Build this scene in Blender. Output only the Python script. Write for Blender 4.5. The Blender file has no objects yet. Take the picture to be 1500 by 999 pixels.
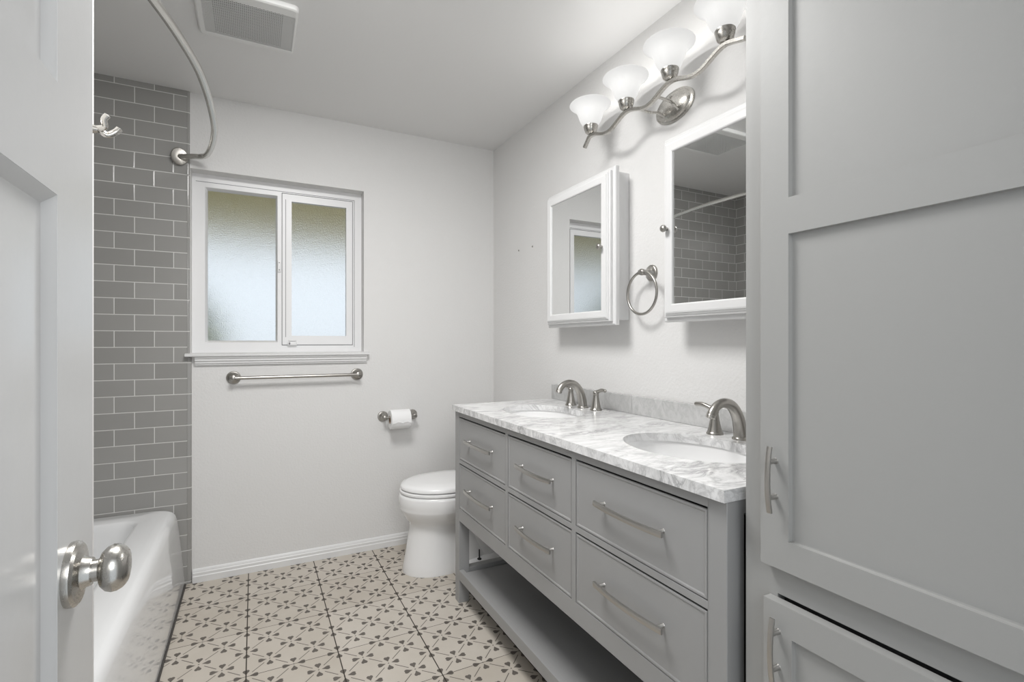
import bpy, bmesh, math, random
from math import sin, cos, pi, radians, sqrt
from mathutils import Vector, Matrix
from mathutils.geometry import delaunay_2d_cdt

random.seed(7)
S = bpy.context.scene
COL = S.collection

# ------------------------------------------------------------------ camera, sky, lights, exposure
CAM_H, ZC_ = 1.1784, 2.40
camd = bpy.data.cameras.new('camera')
camd.sensor_width = 36.0
camd.lens = 732.53 / 1500 * 36.0
camd.shift_y = 1.4 / 1500
camd.clip_start = 0.02
cam = bpy.data.objects.new('camera', camd)
cam.location = (0, 0, CAM_H)
cam.rotation_euler = (pi / 2, 0, -radians(27.2695))
COL.objects.link(cam)
S.camera = cam

world = bpy.data.worlds.new('sky')
S.world = world
world.use_nodes = True
bg = world.node_tree.nodes['Background']
bg.inputs[0].default_value = (0.86, 0.935, 1.0, 1)
bg.inputs[1].default_value = 0.80

def area_light(name, loc, target, size, power, color=(1, 1, 1), size_y=None):
    l = bpy.data.lights.new(name, 'AREA')
    l.energy = power
    l.color = color
    l.shape = 'RECTANGLE' if size_y else 'SQUARE'
    l.size = size
    if size_y:
        l.size_y = size_y
    o = bpy.data.objects.new(name, l)
    o.location = loc
    o.rotation_euler = (Vector(target) - Vector(loc)).to_track_quat('-Z', 'Y').to_euler()
    COL.objects.link(o)
    return o

hall_fill = area_light('hall_fill_light', (0.22, -1.10, 1.95), (0.42, 2.9, 1.45), 1.0, 17.0, (1.0, 0.99, 0.975))  # unseen fill behind the camera, added to brighten the room
area_light('ceiling_fill_light', (0.20, 1.36, ZC_ - 0.02), (0.20, 1.50, 0.0), 0.55, 25.0, (1.0, 0.992, 0.98))  # added out-of-view fill under the ceiling, carries most of the room light

VS = S.view_settings
VS.view_transform = 'Standard'
VS.look = 'None'
VS.gamma = 1.0
VS.use_curve_mapping = False
VS.exposure = 0.35
try:
    S.cycles.max_bounces = 14
    S.cycles.diffuse_bounces = 8
    S.cycles.glossy_bounces = 6
    S.cycles.transmission_bounces = 10
    S.cycles.sample_clamp_indirect = 6.0
except Exception:
    pass
LAMP_W = 0.78          # each bulb of the vanity light

# ------------------------------------------------------------------ materials
def srgb(r, g=None, b=None):
    if g is None:
        g = b = r
    f = lambda c: (c / 255 / 12.92) if c / 255 <= 0.04045 else ((c / 255 + 0.055) / 1.055) ** 2.4
    return (f(r), f(g), f(b), 1)

class NT:
    def __init__(self, name):
        self.m = bpy.data.materials.new(name)
        self.m.use_nodes = True
        self.t = self.m.node_tree
        self.b = self.t.nodes['Principled BSDF']
        self.out = self.t.nodes['Material Output']
    def n(self, kind, **kw):
        nd = self.t.nodes.new(kind)
        for k, v in kw.items():
            setattr(nd, k, v)
        return nd
    def l(self, a, b):
        self.t.links.new(a, b)
    def val(self, sock, v):
        if hasattr(v, 'is_output') or isinstance(v, bpy.types.NodeSocket):
            self.l(v, sock)
        else:
            sock.default_value = v
    def math(self, op, a, b=None, c=None, clamp=False):
        nd = self.n('ShaderNodeMath', operation=op, use_clamp=clamp)
        for i, v in enumerate((a, b, c)):
            if v is not None:
                self.val(nd.inputs[i], v)
        return nd.outputs[0]
    def mix(self, fac, a, b):
        nd = self.n('ShaderNodeMix', data_type='RGBA')
        self.val(nd.inputs[0], fac)
        self.val(nd.inputs[6], a)
        self.val(nd.inputs[7], b)
        return nd.outputs[2]
    def pos(self):
        return self.n('ShaderNodeNewGeometry').outputs['Position']
    def obj(self):
        return self.n('ShaderNodeTexCoord').outputs['Object']
    def xyz(self, v):
        s = self.n('ShaderNodeSeparateXYZ')
        self.l(v, s.inputs[0])
        return s.outputs
    def comb(self, x, y, z):
        c = self.n('ShaderNodeCombineXYZ')
        for i, v in enumerate((x, y, z)):
            self.val(c.inputs[i], v)
        return c.outputs[0]
    def noise(self, vec, scale, detail=3, rough=0.5, dist=0.0):
        nd = self.n('ShaderNodeTexNoise')
        self.l(vec, nd.inputs['Vector'])
        nd.inputs['Scale'].default_value = scale
        nd.inputs['Detail'].default_value = detail
        nd.inputs['Roughness'].default_value = rough
        nd.inputs['Distortion'].default_value = dist
        return nd.outputs[0]
    def ramp(self, fac, stops):
        r = self.n('ShaderNodeValToRGB')
        self.l(fac, r.inputs[0])
        el = r.color_ramp.elements
        while len(el) < len(stops):
            el.new(0.5)
        for e, (p, c) in zip(el, stops):
            e.position = p
            e.color = c if not isinstance(c, (int, float)) else (c, c, c, 1)
        return r.outputs[0]
    def bump(self, h, strength=0.2, dist=0.002):
        b = self.n('ShaderNodeBump')
        b.inputs['Strength'].default_value = strength
        b.inputs['Distance'].default_value = dist
        self.l(h, b.inputs['Height'])
        self.l(b.outputs[0], self.b.inputs['Normal'])
    def set(self, **kw):
        for k, v in kw.items():
            self.val(self.b.inputs[k.replace('_', ' ')], v)
        return self

def paint(name, col, rough=0.5, bump=0.0, scale=120, spec=0.5, vary=0.0):
    t = NT(name)
    if vary:
        f = t.noise(t.obj(), 3.0, 4, 0.6)
        c = tuple(x * (1 - vary) for x in col[:3]) + (1,)
        t.val(t.b.inputs['Base Color'], t.mix(f, c, col))
    else:
        t.set(Base_Color=col)
    t.set(Roughness=rough)
    t.b.inputs['Specular IOR Level'].default_value = spec
    if bump:
        t.bump(t.noise(t.obj(), scale, 3, 0.55), bump, 0.003)
    return t.m

def metal(name, col, rough, aniso=False):
    t = NT(name)
    t.set(Base_Color=col, Metallic=1.0)
    f = t.noise(t.obj(), 900 if aniso else 250, 2, 0.5)
    t.val(t.b.inputs['Roughness'], t.math('MULTIPLY_ADD', f, 0.12, rough - 0.06))
    return t.m

M = {}
M['wall'] = paint('wall_paint', (0.69, 0.685, 0.678, 1), 0.6, 0.45, 95, 0.3)
M['ceiling'] = paint('ceiling_paint', (0.73, 0.727, 0.722, 1), 0.35, 0.10, 60, 0.4)
M['trim'] = paint('trim_paint', (0.70, 0.70, 0.70, 1), 0.35, 0.05, 60)
M['door'] = paint('door_paint', (0.55, 0.55, 0.55, 1), 0.25, 0.05, 40)
M['vinyl'] = paint('window_vinyl', (0.76, 0.76, 0.765, 1), 0.35, 0.0)
M['seal'] = paint('window_seal', (0.16, 0.16, 0.17, 1), 0.5)
M['cabinet'] = paint('cabinet_gray_paint', (0.335, 0.335, 0.328, 1), 0.42, 0.05, 80, 0.4)
M['vanity'] = paint('vanity_gray_paint', (0.31, 0.31, 0.31, 1), 0.38, 0.03, 80, 0.4)
M['inside_shade'] = paint('cabinet_inside_shade', (0.05, 0.05, 0.05, 1), 0.8)  # near-black colour stands in for the shade inside the cabinets
M['white_cab'] = paint('medicine_cabinet_paint', (0.68, 0.68, 0.68, 1), 0.35, 0.02, 80)
M['porcelain'] = paint('porcelain', (0.80, 0.80, 0.80, 1), 0.08, 0.0, spec=0.5)
M['enamel'] = paint('tub_enamel', (0.78, 0.785, 0.79, 1), 0.06, 0.0, spec=0.6)
M['plastic'] = paint('seat_plastic', (0.82, 0.82, 0.82, 1), 0.2)
M['nickel'] = metal('brushed_nickel', (0.40, 0.385, 0.36, 1), 0.30)
M['nickel_bright'] = metal('satin_nickel', (0.50, 0.485, 0.455, 1), 0.26)
M['nickel_pull'] = metal('pull_nickel', (0.50, 0.488, 0.468, 1), 0.34)
M['steel_rod'] = metal('rod_steel', (0.68, 0.67, 0.64, 1), 0.22)
M['mirror'] = metal('mirror_silver', (0.86, 0.87, 0.87, 1), 0.06)
mm = M['mirror'].node_tree
for lk in list(mm.links):
    if lk.to_socket.name == 'Roughness':
        mm.links.remove(lk)
mm.nodes['Principled BSDF'].inputs['Roughness'].default_value = 0.0
M['black'] = paint('black_oxide', (0.012, 0.012, 0.012, 1), 0.45)
M['paper'] = paint('tissue_paper', (0.83, 0.83, 0.83, 1), 0.9, 0.15, 220, 0.1)
M['cardboard'] = paint('cardboard', (0.33, 0.25, 0.18, 1), 0.9)
M['fan_white'] = paint('fan_plastic', (0.74, 0.74, 0.73, 1), 0.4)
M['fan_dark'] = paint('fan_opening_shade', (0.05, 0.05, 0.048, 1), 0.8)
M['soffit'] = paint('soffit_paint', (0.62, 0.53, 0.24, 1), 0.7, 0.1, 30, vary=0.15)
M['leaf'] = paint('shrub_leaf', (0.42, 0.48, 0.14, 1), 0.6, 0, vary=0.5)
M['concrete'] = paint('patio_concrete', (0.60, 0.58, 0.54, 1), 0.85, 0.2, 30, vary=0.2)
M['caulk'] = paint('dark_caulk', (0.06, 0.055, 0.05, 1), 0.8)

def mat_shade():
    t = NT('frosted_shade_glass')
    t.set(Base_Color=(0.45, 0.45, 0.45, 1), Roughness=0.35)
    tr = t.n('ShaderNodeBsdfTranslucent')
    tr.inputs[0].default_value = (0.35, 0.35, 0.345, 1)
    mx = t.n('ShaderNodeMixShader')
    mx.inputs[0].default_value = 0.55
    t.l(t.b.outputs[0], mx.inputs[1])
    t.l(tr.outputs[0], mx.inputs[2])
    em = t.n('ShaderNodeEmission')
    em.inputs[0].default_value = (1, 0.995, 0.985, 1)
    em.inputs[1].default_value = 0.37
    ad = t.n('ShaderNodeAddShader')
    t.l(mx.outputs[0], ad.inputs[0])
    t.l(em.outputs[0], ad.inputs[1])
    t.l(ad.outputs[0], t.out.inputs[0])
    return t.m
M['shade'] = mat_shade()

def mat_bulb():
    t = NT('lit_bulb')
    em = t.n('ShaderNodeEmission')
    em.inputs[1].default_value = 1.5
    t.l(em.outputs[0], t.out.inputs[0])
    return t.m
M['bulb'] = mat_bulb()

def mat_glass():
    t = NT('obscure_glass')
    t.set(Base_Color=(0.97, 0.985, 1.0, 1), Roughness=0.34, IOR=1.25)
    t.b.inputs['Transmission Weight'].default_value = 1.0
    t.bump(t.noise(t.obj(), 170, 3, 0.6), 1.0, 0.004)
    return t.m
M['glass'] = mat_glass()

TX, TY, TT = -0.0257, 2.6118, 0.3093       # floor tile grid
def mat_floor():
    t = NT('patterned_cement_tile')
    x, y, z = t.xyz(t.pos())
    u = t.math('DIVIDE', t.math('SUBTRACT', x, TX), TT)
    v = t.math('DIVIDE', t.math('SUBTRACT', y, TY), TT)
    px = t.math('MULTIPLY', u, 4)
    py = t.math('MULTIPLY', v, 4)
    a = t.math('MULTIPLY', t.math('ADD', px, py), 0.5)
    b = t.math('MULTIPLY', t.math('SUBTRACT', px, py), 0.5)
    fa = t.math('SUBTRACT', a, t.math('ROUND', a))
    fb = t.math('SUBTRACT', b, t.math('ROUND', b))
    lx = t.math('ABSOLUTE', t.math('ADD', fa, fb))
    ly = t.math('ABSOLUTE', t.math('SUBTRACT', fa, fb))
    qx = t.math('MAXIMUM', lx, ly)
    qy = t.math('MINIMUM', lx, ly)
    # heart shaped petal along the axes
    notch = t.math('MULTIPLY', t.math('MAXIMUM', t.math('SUBTRACT', 1.0, t.math('DIVIDE', qy, 0.07)), 0.0), 0.05)
    tt = t.math('DIVIDE', t.math('SUBTRACT', t.math('ADD', qx, notch), 0.165), 0.36, clamp=True)
    w = t.math('MULTIPLY', t.math('POWER', t.math('MAXIMUM', t.math('SINE', t.math('MULTIPLY', t.math('POWER', tt, 1.7), pi)), 0.0001), 0.60), 0.150)
    petal = t.math('MULTIPLY', t.math('SUBTRACT', w, qy), 90, clamp=True)
    # centre dot
    r = t.math('SQRT', t.math('ADD', t.math('MULTIPLY', lx, lx), t.math('MULTIPLY', ly, ly)))
    dot = t.math('MULTIPLY', t.math('SUBTRACT', 0.042, r), 90, clamp=True)
    # lines between the flowers
    aa = t.math('ABSOLUTE', fa)
    ab = t.math('ABSOLUTE', fb)
    big = t.math('MAXIMUM', aa, ab)
    sm = t.math('MINIMUM', aa, ab)
    l1 = t.math('MULTIPLY', t.math('SUBTRACT', 0.0185, sm), 130, clamp=True)
    l2 = t.math('MULTIPLY', t.math('SUBTRACT', big, 0.235), 90, clamp=True)
    ln = t.math('MULTIPLY', l1, l2)
    pat = t.math('MAXIMUM', t.math('MAXIMUM', petal, dot), ln)
    # tile joints
    fu = t.math('ABSOLUTE', t.math('SUBTRACT', u, t.math('ROUND', u)))
    fv = t.math('ABSOLUTE', t.math('SUBTRACT', v, t.math('ROUND', v)))
    wob = t.math('MULTIPLY', t.noise(t.pos(), 5.0, 2), 0.004)
    ju = t.math('MULTIPLY', t.math('SUBTRACT', 0.0072, fu), 500, clamp=True)
    jv = t.math('MULTIPLY', t.math('SUBTRACT', t.math('ADD', wob, 0.0030), fv), 500, clamp=True)
    joint = t.math('MAXIMUM', ju, jv)
    # tile to tile tone
    cell = t.comb(t.math('FLOOR', u), t.math('FLOOR', v), 0.0)
    wn = t.n('ShaderNodeTexWhiteNoise')
    t.l(cell, wn.inputs[0])
    cloud = t.noise(t.pos(), 7.0, 5, 0.6)
    tone = t.math('ADD', t.math('MULTIPLY', wn.outputs[0], 0.35), t.math('MULTIPLY', cloud, 0.65))
    base = t.mix(tone, (0.44, 0.395, 0.335, 1), (0.60, 0.56, 0.505, 1))
    ink = t.mix(t.noise(t.pos(), 25, 3), (0.085, 0.075, 0.065, 1), (0.16, 0.14, 0.125, 1))
    c = t.mix(pat, base, ink)
    c = t.mix(joint, c, (0.035, 0.028, 0.02, 1))
    t.set(Base_Color=c, Roughness=0.55)
    t.b.inputs['Specular IOR Level'].default_value = 0.3
    t.bump(t.math('SUBTRACT', 1.0, joint), 0.5, 0.002)
    return t.m
M['floor'] = mat_floor()

def mat_subway(name, axis, ox, oz, bw=0.1525, bh=0.0761, offset=0.5, grout=0.0034):
    """gray glazed subway tile; axis = 'X' or 'Y' runs along the wall"""
    t = NT(name)
    x, y, z = t.xyz(t.pos())
    h = t.math('SUBTRACT', x if axis == 'X' else y, ox)
    vv = t.math('SUBTRACT', z, oz)
    row = t.math('FLOOR', t.math('DIVIDE', vv, bh))
    odd = t.math('MULTIPLY', t.math('ABSOLUTE', t.math('MODULO', row, 2.0)), bw * offset)
    hh = t.math('DIVIDE', t.math('ADD', h, odd), bw)
    fh = t.math('MULTIPLY', t.math('ABSOLUTE', t.math('SUBTRACT', hh, t.math('ROUND', hh))), bw)
    v2 = t.math('DIVIDE', vv, bh)
    fv = t.math('MULTIPLY', t.math('ABSOLUTE', t.math('SUBTRACT', v2, t.math('ROUND', v2))), bh)
    d = t.math('MINIMUM', fh, fv)
    g = t.math('MULTIPLY', t.math('SUBTRACT', grout * 0.62, d), 1500, clamp=True)
    wn = t.n('ShaderNodeTexWhiteNoise')
    t.l(t.comb(t.math('FLOOR', hh), row, 0.0), wn.inputs[0])
    tile = t.mix(wn.outputs[0], (0.285, 0.281, 0.270, 1), (0.325, 0.321, 0.310, 1))
    c = t.mix(g, tile, (0.60, 0.595, 0.58, 1))
    t.set(Base_Color=c)
    t.val(t.b.inputs['Roughness'], t.math('MULTIPLY_ADD', g, 0.6, 0.16))
    e = t.math('MULTIPLY', t.math('SUBTRACT', d, grout * 0.4), 1 / 0.0025, clamp=True)
    t.bump(t.math('ADD', e, t.math('MULTIPLY', t.noise(t.pos(), 9, 2), 0.25)), 0.35, 0.0025)
    return t.m

def mat_marble(name, light, dark, amount):
    t = NT(name)
    mp = t.n('ShaderNodeMapping')
    t.l(t.obj(), mp.inputs[0])
    mp.inputs['Rotation'].default_value = (0.25, 0.15, radians(28))
    mp.inputs['Scale'].default_value = (1.0, 2.6, 1.6)
    v = mp.outputs[0]
    n1 = t.noise(v, 7.0, 9, 0.62, 1.3)
    vein = t.ramp(n1, [(0.30, 0.0), (0.46, 0.55), (0.50, 1.0), (0.56, 0.45), (0.70, 0.0)])
    n2 = t.noise(v, 2.6, 6, 0.6, 0.8)
    cloud = t.ramp(n2, [(0.35, 0.0), (0.68, 1.0)])
    n3 = t.noise(v, 26.0, 5, 0.7, 1.0)
    f = t.math('MULTIPLY', vein, t.math('MULTIPLY_ADD', cloud, 0.75, 0.25))
    f = t.math('MULTIPLY_ADD', n3, 0.30, t.math('MULTIPLY', f, amount))
    f = t.math('SUBTRACT', f, 0.10, clamp=True)
    t.set(Base_Color=t.mix(f, light, dark), Roughness=0.16)
    return t.m
M['marble'] = mat_marble('white_veined_marble', (0.86, 0.86, 0.86, 1), (0.20, 0.20, 0.205, 1), 0.80)
M['splash'] = mat_marble('gray_marble', (0.58, 0.58, 0.575, 1), (0.20, 0.20, 0.20, 1), 0.40)
M['splash2'] = mat_marble('gray_marble_darker', (0.49, 0.49, 0.485, 1), (0.19, 0.19, 0.19, 1), 0.40)

# ------------------------------------------------------------------ mesh helpers
def bm_new():
    return bmesh.new()

def box(bm, x0, x1, y0, y1, z0, z1, bev=0.0, seg=2):
    vs = [bm.verts.new(p) for p in ((x0, y0, z0), (x1, y0, z0), (x1, y1, z0), (x0, y1, z0),
                                    (x0, y0, z1), (x1, y0, z1), (x1, y1, z1), (x0, y1, z1))]
    fs = [bm.faces.new([vs[i] for i in q]) for q in
          ((3, 2, 1, 0), (4, 5, 6, 7), (0, 1, 5, 4), (1, 2, 6, 5), (2, 3, 7, 6), (3, 0, 4, 7))]
    if bev:
        es = list({e for f in fs for e in f.edges})
        bmesh.ops.bevel(bm, geom=es, offset=bev, segments=seg, profile=0.5, affect='EDGES')
    return bm

def loft(bm, rings, cap0=True, cap1=True, closed=True):
    R = [[bm.verts.new(p) for p in r] for r in rings]
    n = len(R[0])
    for a, b in zip(R[:-1], R[1:]):
        for i in range(n if closed else n - 1):
            j = (i + 1) % n
            try:
                bm.faces.new((a[i], a[j], b[j], b[i]))
            except ValueError:
                pass
    if cap0:
        bm.faces.new(list(reversed(R[0])))
    if cap1:
        bm.faces.new(R[-1])
    return bm

def frame_for(d):
    d = Vector(d).normalized()
    a = Vector((0, 0, 1)) if abs(d.z) < 0.9 else Vector((0, 1, 0))
    u = d.cross(a).normalized()
    return u, u.cross(d).normalized()

def tube(bm, pts, rad, n=16, caps=True, sx=1.0):
    """round tube along pts, parallel transported; rad a number or a list"""
    P = [Vector(p) for p in pts]
    rads = rad if isinstance(rad, (list, tuple)) else [rad] * len(P)
    rings = []
    u = None
    for i, p in enumerate(P):
        d = (P[min(i + 1, len(P) - 1)] - P[max(i - 1, 0)]).normalized()
        if u is None:
            u, w = frame_for(d)
        else:
            u = (u - d * u.dot(d)).normalized()
            w = u.cross(d).normalized()
        rings.append([p + (u * cos(2 * pi * k / n) * sx + w * sin(2 * pi * k / n)) * rads[i] for k in range(n)])
    return loft(bm, rings, caps, caps)

def sweep_rect(bm, pts, side, hw, hh):
    """flat bar along pts: 'side' is the fixed width axis, hw half width along it, hh half height"""
    P = [Vector(p) for p in pts]
    s = Vector(side).normalized()
    rings = []
    for i, p in enumerate(P):
        d = (P[min(i + 1, len(P) - 1)] - P[max(i - 1, 0)]).normalized()
        w = d.cross(s).normalized()
        c = 0.25
        pr = [(1, 1 - c), (1 - c, 1), (-1 + c, 1), (-1, 1 - c), (-1, -1 + c), (-1 + c, -1), (1 - c, -1), (1, -1 + c)]
        rings.append([p + s * hw * a + w * hh * b for a, b in pr])
    return loft(bm, rings)

def lathe(bm, base, axis, prof, n=32, cap0=True, cap1=True, sy=1.0):
    """profile of (radius, distance along axis) turned about the axis"""
    base = Vector(base)
    d = Vector(axis).normalized()
    u, w = frame_for(d)
    rings = [[base + d * h + (u * cos(2 * pi * k / n) + w * sin(2 * pi * k / n) * sy) * max(r, 1e-5) for k in range(n)] for r, h in prof]
    return loft(bm, rings, cap0, cap1)

def catmull(pts, sub=8):
    P = [Vector(p) for p in pts]
    out = []
    for i in range(len(P) - 1):
        p0, p1, p2, p3 = P[max(i - 1, 0)], P[i], P[i + 1], P[min(i + 2, len(P) - 1)]
        for k in range(sub):
            t = k / sub
            out.append(0.5 * ((2 * p1) + (p2 - p0) * t + (2 * p0 - 5 * p1 + 4 * p2 - p3) * t * t + (3 * p1 - p0 - 3 * p2 + p3) * t ** 3))
    out.append(P[-1])
    return out

def plate(bm, outer, holes, fn, d0, d1):
    """flat plate with holes: 2-D loops, fn(a, b, d) -> 3-D point, thickness d0..d1"""
    loops = [outer] + holes
    pts, edges, k = [], [], 0
    for lp in loops:
        pts += [Vector(p) for p in lp]
        edges += [(k + i, k + (i + 1) % len(lp)) for i in range(len(lp))]
        k += len(lp)
    vo, eo, fo, *_ = delaunay_2d_cdt(pts, edges, [], 1, 1e-6)
    def in_hole(p):
        for h in holes:
            ins = False
            for i in range(len(h)):
                (xa, ya), (xb, yb) = h[i][:2], h[i - 1][:2]
                if (ya > p.y) != (yb > p.y) and p.x < (xb - xa) * (p.y - ya) / (yb - ya) + xa:
                    ins = not ins
            if ins:
                return True
        return False
    fo = [f for f in fo if not in_hole(sum((vo[i] for i in f), Vector((0, 0))) / len(f))]
    A = [bm.verts.new(fn(p[0], p[1], d0)) for p in vo]
    B = [bm.verts.new(fn(p[0], p[1], d1)) for p in vo]
    cnt = {}
    for f in fo:
        bm.faces.new([A[i] for i in f])
        bm.faces.new([B[i] for i in reversed(f)])
        for i in range(len(f)):
            e = tuple(sorted((f[i], f[(i + 1) % len(f)])))
            cnt[e] = cnt.get(e, 0) + 1
    for (i, j), c in cnt.items():
        if c == 1:
            bm.faces.new((A[i], A[j], B[j], B[i]))
    return bm

def rect(a0, a1, b0, b1):
    return [(a0, b0), (a1, b0), (a1, b1), (a0, b1)]

def ring_frame(bm, fn, outer, inner, prof):
    """picture frame moulding: rectangle loops interpolated outer->inner; prof = (t 0..1, depth) steps"""
    rings = []
    for t, d in prof:
        a0 = outer[0] + (inner[0] - outer[0]) * t
        a1 = outer[1] + (inner[1] - outer[1]) * t
        b0 = outer[2] + (inner[2] - outer[2]) * t
        b1 = outer[3] + (inner[3] - outer[3]) * t
        rings.append([fn(a, b, d) for a, b in rect(a0, a1, b0, b1)])
    return loft(bm, rings, False, False)

ROOT = {}
def obj(name, bm, mat, parent=None, smooth=35, origin=None):
    """one mesh object; geometry is given in room coordinates"""
    bmesh.ops.recalc_face_normals(bm, faces=bm.faces[:])
    if parent is not None:
        off = ROOT[parent.name]
    elif origin is not None:
        off = Vector(origin)
    else:
        co = [v.co for v in bm.verts]
        off = Vector(((min(c.x for c in co) + max(c.x for c in co)) / 2, (min(c.y for c in co) + max(c.y for c in co)) / 2, min(c.z for c in co)))
    bmesh.ops.translate(bm, verts=bm.verts[:], vec=-off)
    me = bpy.data.meshes.new(name)
    bm.to_mesh(me)
    bm.free()
    for p in me.polygons:
        p.use_smooth = True
    me.set_sharp_from_angle(angle=radians(smooth))
    me.materials.append(mat)
    o = bpy.data.objects.new(name, me)
    COL.objects.link(o)
    ROOT[o.name] = off
    if parent is not None:
        o.parent = parent
    else:
        o.location = off
    return o

def thing(name, label, cat, loc, group=None):
    o = bpy.data.objects.new(name, None)
    o.empty_display_size = 0.05
    o.location = loc
    COL.objects.link(o)
    ROOT[o.name] = Vector(loc)
    return tag(o, label, cat, group)

def tag(o, label, cat, group=None):
    o['label'] = label
    o['category'] = cat
    if group:
        o['group'] = group
    return o

def struct(name, bm, mat, label=None, cat=None, smooth=35):
    o = obj(name, bm, mat, smooth=smooth, origin=(0, 0, 0))
    o['kind'] = 'structure'
    if label:
        o['label'] = label
    if cat:
        o['category'] = cat
    return o

def struct_root(name, label, cat, loc):
    o = thing(name, label, cat, loc)
    o['kind'] = 'structure'
    return o

def copy_tree(o, loc=None, parent=None):
    c = o.copy()
    COL.objects.link(c)
    if parent is not None:
        c.parent = parent
    if loc is not None:
        c.location = loc
    ROOT[c.name] = ROOT.get(o.name)
    for ch in list(o.children):
        copy_tree(ch, None, c)
    return c

XZ = lambda a, b, d: (a, d, b)      # plates standing across the room
YZ = lambda a, b, d: (d, a, b)      # plates along the room
XY = lambda a, b, d: (a, b, d)

# ------------------------------------------------------------------ room shell
XR, YB, ZC = 1.3605, 2.896, 2.40
XL, XT, XE = -0.305, -1.115, -0.272     # left wall face, tiled wall face, right edge of the back tiling
YN = -0.03                                # inner face of the doorway wall
YTUB = 1.36                               # near end of the tub alcove
WX0, WX1, WZ0, WZ1 = -0.278, 0.551, 1.122, 2.030    # window opening

b = bm_new(); box(b, -1.25, XR + 0.12, -0.17, YB + 0.14, -0.06, 0.0)
struct('floor', b, M['floor'], 'cement tile floor with rows of small dark four petal flowers on beige', 'floor')
b = bm_new(); box(b, -1.25, XR + 0.12, -0.17, YB + 0.14, ZC, ZC + 0.08)
struct('ceiling', b, M['ceiling'], 'plain pale gray painted ceiling', 'ceiling')
b = bm_new()
plate(b, rect(-1.25, XR + 0.12, 0, ZC), [rect(WX0, WX1, WZ0, WZ1)], XZ, YB, YB + 0.14)
struct('wall_back', b, M['wall'], 'textured light gray back wall around the frosted window', 'wall', 20)
b = bm_new(); box(b, XR, XR + 0.12, -0.17, YB, 0, ZC)
struct('wall_right', b, M['wall'], 'textured light gray wall behind the vanity and mirrors', 'wall')
b = bm_new(); box(b, -1.25, XL, YN - 0.13, YTUB, 0, ZC)
struct('wall_left', b, M['wall'], 'light wall just showing past the edge of the open door', 'wall')
b = bm_new(); plate(b, rect(XL, XR, 0, ZC), [rect(-0.168, 0.66, 0.0005, 2.05)], XZ, YN - 0.13, YN)
struct('wall_near', b, M['wall'], 'light gray wall around the doorway the camera stands in', 'wall', 20)
b = bm_new(); box(b, -1.25, XT, YTUB, YB, 0, ZC)
struct('wall_tub_side', b, mat_subway('gray_subway_side', 'Y', YB - 0.02, 2.067), 'gray subway tiled wall along the far side of the tub', 'wall')
b = bm_new(); box(b, XT, -0.2905, YB - 0.010, YB, 0.0, ZC)
struct('wall_tub_back', b, mat_subway('gray_subway_back', 'X', -0.5731, 2.067), 'gray subway tiled end wall of the tub alcove left of the window', 'wall')
# bullnose edge of the tiling
b = bm_new()
for z0, z1 in ((0.0, 1.103), (1.103, ZC)):
    x1 = XE if z0 == 0 else -0.2795
    prof = [(-0.290, YB), (-0.290, YB - 0.010), (x1 - 0.006, YB - 0.010), (x1 - 0.002, YB - 0.008), (x1, YB - 0.004), (x1, YB)]
    loft(b, [[(x, y, z0) for x, y in prof], [(x, y, z1) for x, y in prof]])
struct('trim_1', b, mat_subway('gray_bullnose', 'X', -0.245, 2.067 + 0.0761, 0.2, 0.1522, 0.0), 'narrow bullnose tile edge between the tiling and the painted wall', 'trim')
# baseboards
def baseboard(name, a0, a1, fn, label):
    b = bm_new()
    prof = [(0.0, 0.0), (0.017, 0.0), (0.017, 0.030), (0.014, 0.034), (0.014, 0.046), (0.010, 0.050), (0.009, 0.058), (0.004, 0.064), (0.0, 0.064)]
    loft(b, [[fn(a0, d, z) for d, z in prof], [fn(a1, d, z) for d, z in prof]])
    struct(name, b, M['trim'], label, 'baseboard')
baseboard('baseboard_back', XE + 0.004, XR, lambda a, d, z: (a, YB - d, z), 'white moulded baseboard along the back wall under the window')
baseboard('baseboard_right', 2.20, YB - 0.017, lambda a, d, z: (XR - d, a, z), 'white baseboard on the right wall behind the toilet')

# ------------------------------------------------------------------ window
win = struct_root('window_1', 'white vinyl sliding window with two frosted panes in the back wall', 'window', (0.136, YB + 0.08, WZ0))
FY = 2.972
b = bm_new()
plate(b, rect(WX0, WX1, WZ0, WZ1), [rect(-0.222, 0.112, 1.176, 1.966), rect(0.132, 0.503, 1.160, 1.985)], XZ, FY, FY + 0.06)
obj('window_frame', b, M['vinyl'], win, 20)
b = bm_new()
ring_frame(b, XZ, (-0.222, 0.112, 1.176, 1.966), (-0.212, 0.103, 1.186, 1.957), [(0, FY + 0.001), (0.25, FY + 0.006), (1, FY + 0.030), (1, FY + 0.036)])
obj('glazing_bead', b, M['vinyl'], win, 20)
b = bm_new(); box(b, -0.214, 0.105, FY + 0.034, FY + 0.040, 1.184, 1.959)
obj('window_pane', b, M['glass'], win)
sash_f = (0.135, 0.499, 1.164, 1.980)
b = bm_new()
plate(b, rect(*[sash_f[i] for i in (0, 1, 2, 3)]), [rect(0.181, 0.466, 1.212, 1.942)], XZ, FY - 0.006, FY + 0.022)
sash = obj('sliding_sash', b, M['vinyl'], win, 20)
b = bm_new(); box(b, 0.181, 0.466, FY + 0.006, FY + 0.011, 1.212, 1.942)
obj('window_pane', b, M['glass'], sash)
b = bm_new()
plate(b, rect(0.1325, 0.5025, 1.1605, 1.9845), [rect(0.1352, 0.4988, 1.1642, 1.9798)], XZ, FY + 0.003, FY + 0.02)
obj('weather_seal', b, M['seal'], win, 20)
b = bm_new(); box(b, -0.262, 0.5125, FY - 0.0005, FY + 0.002, 1.9900, 1.9925)
box(b, 0.5100, 0.5125, FY - 0.0005, FY + 0.002, 1.150, 1.9925)
obj('frame_seam', b, M['seal'], win)
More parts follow.
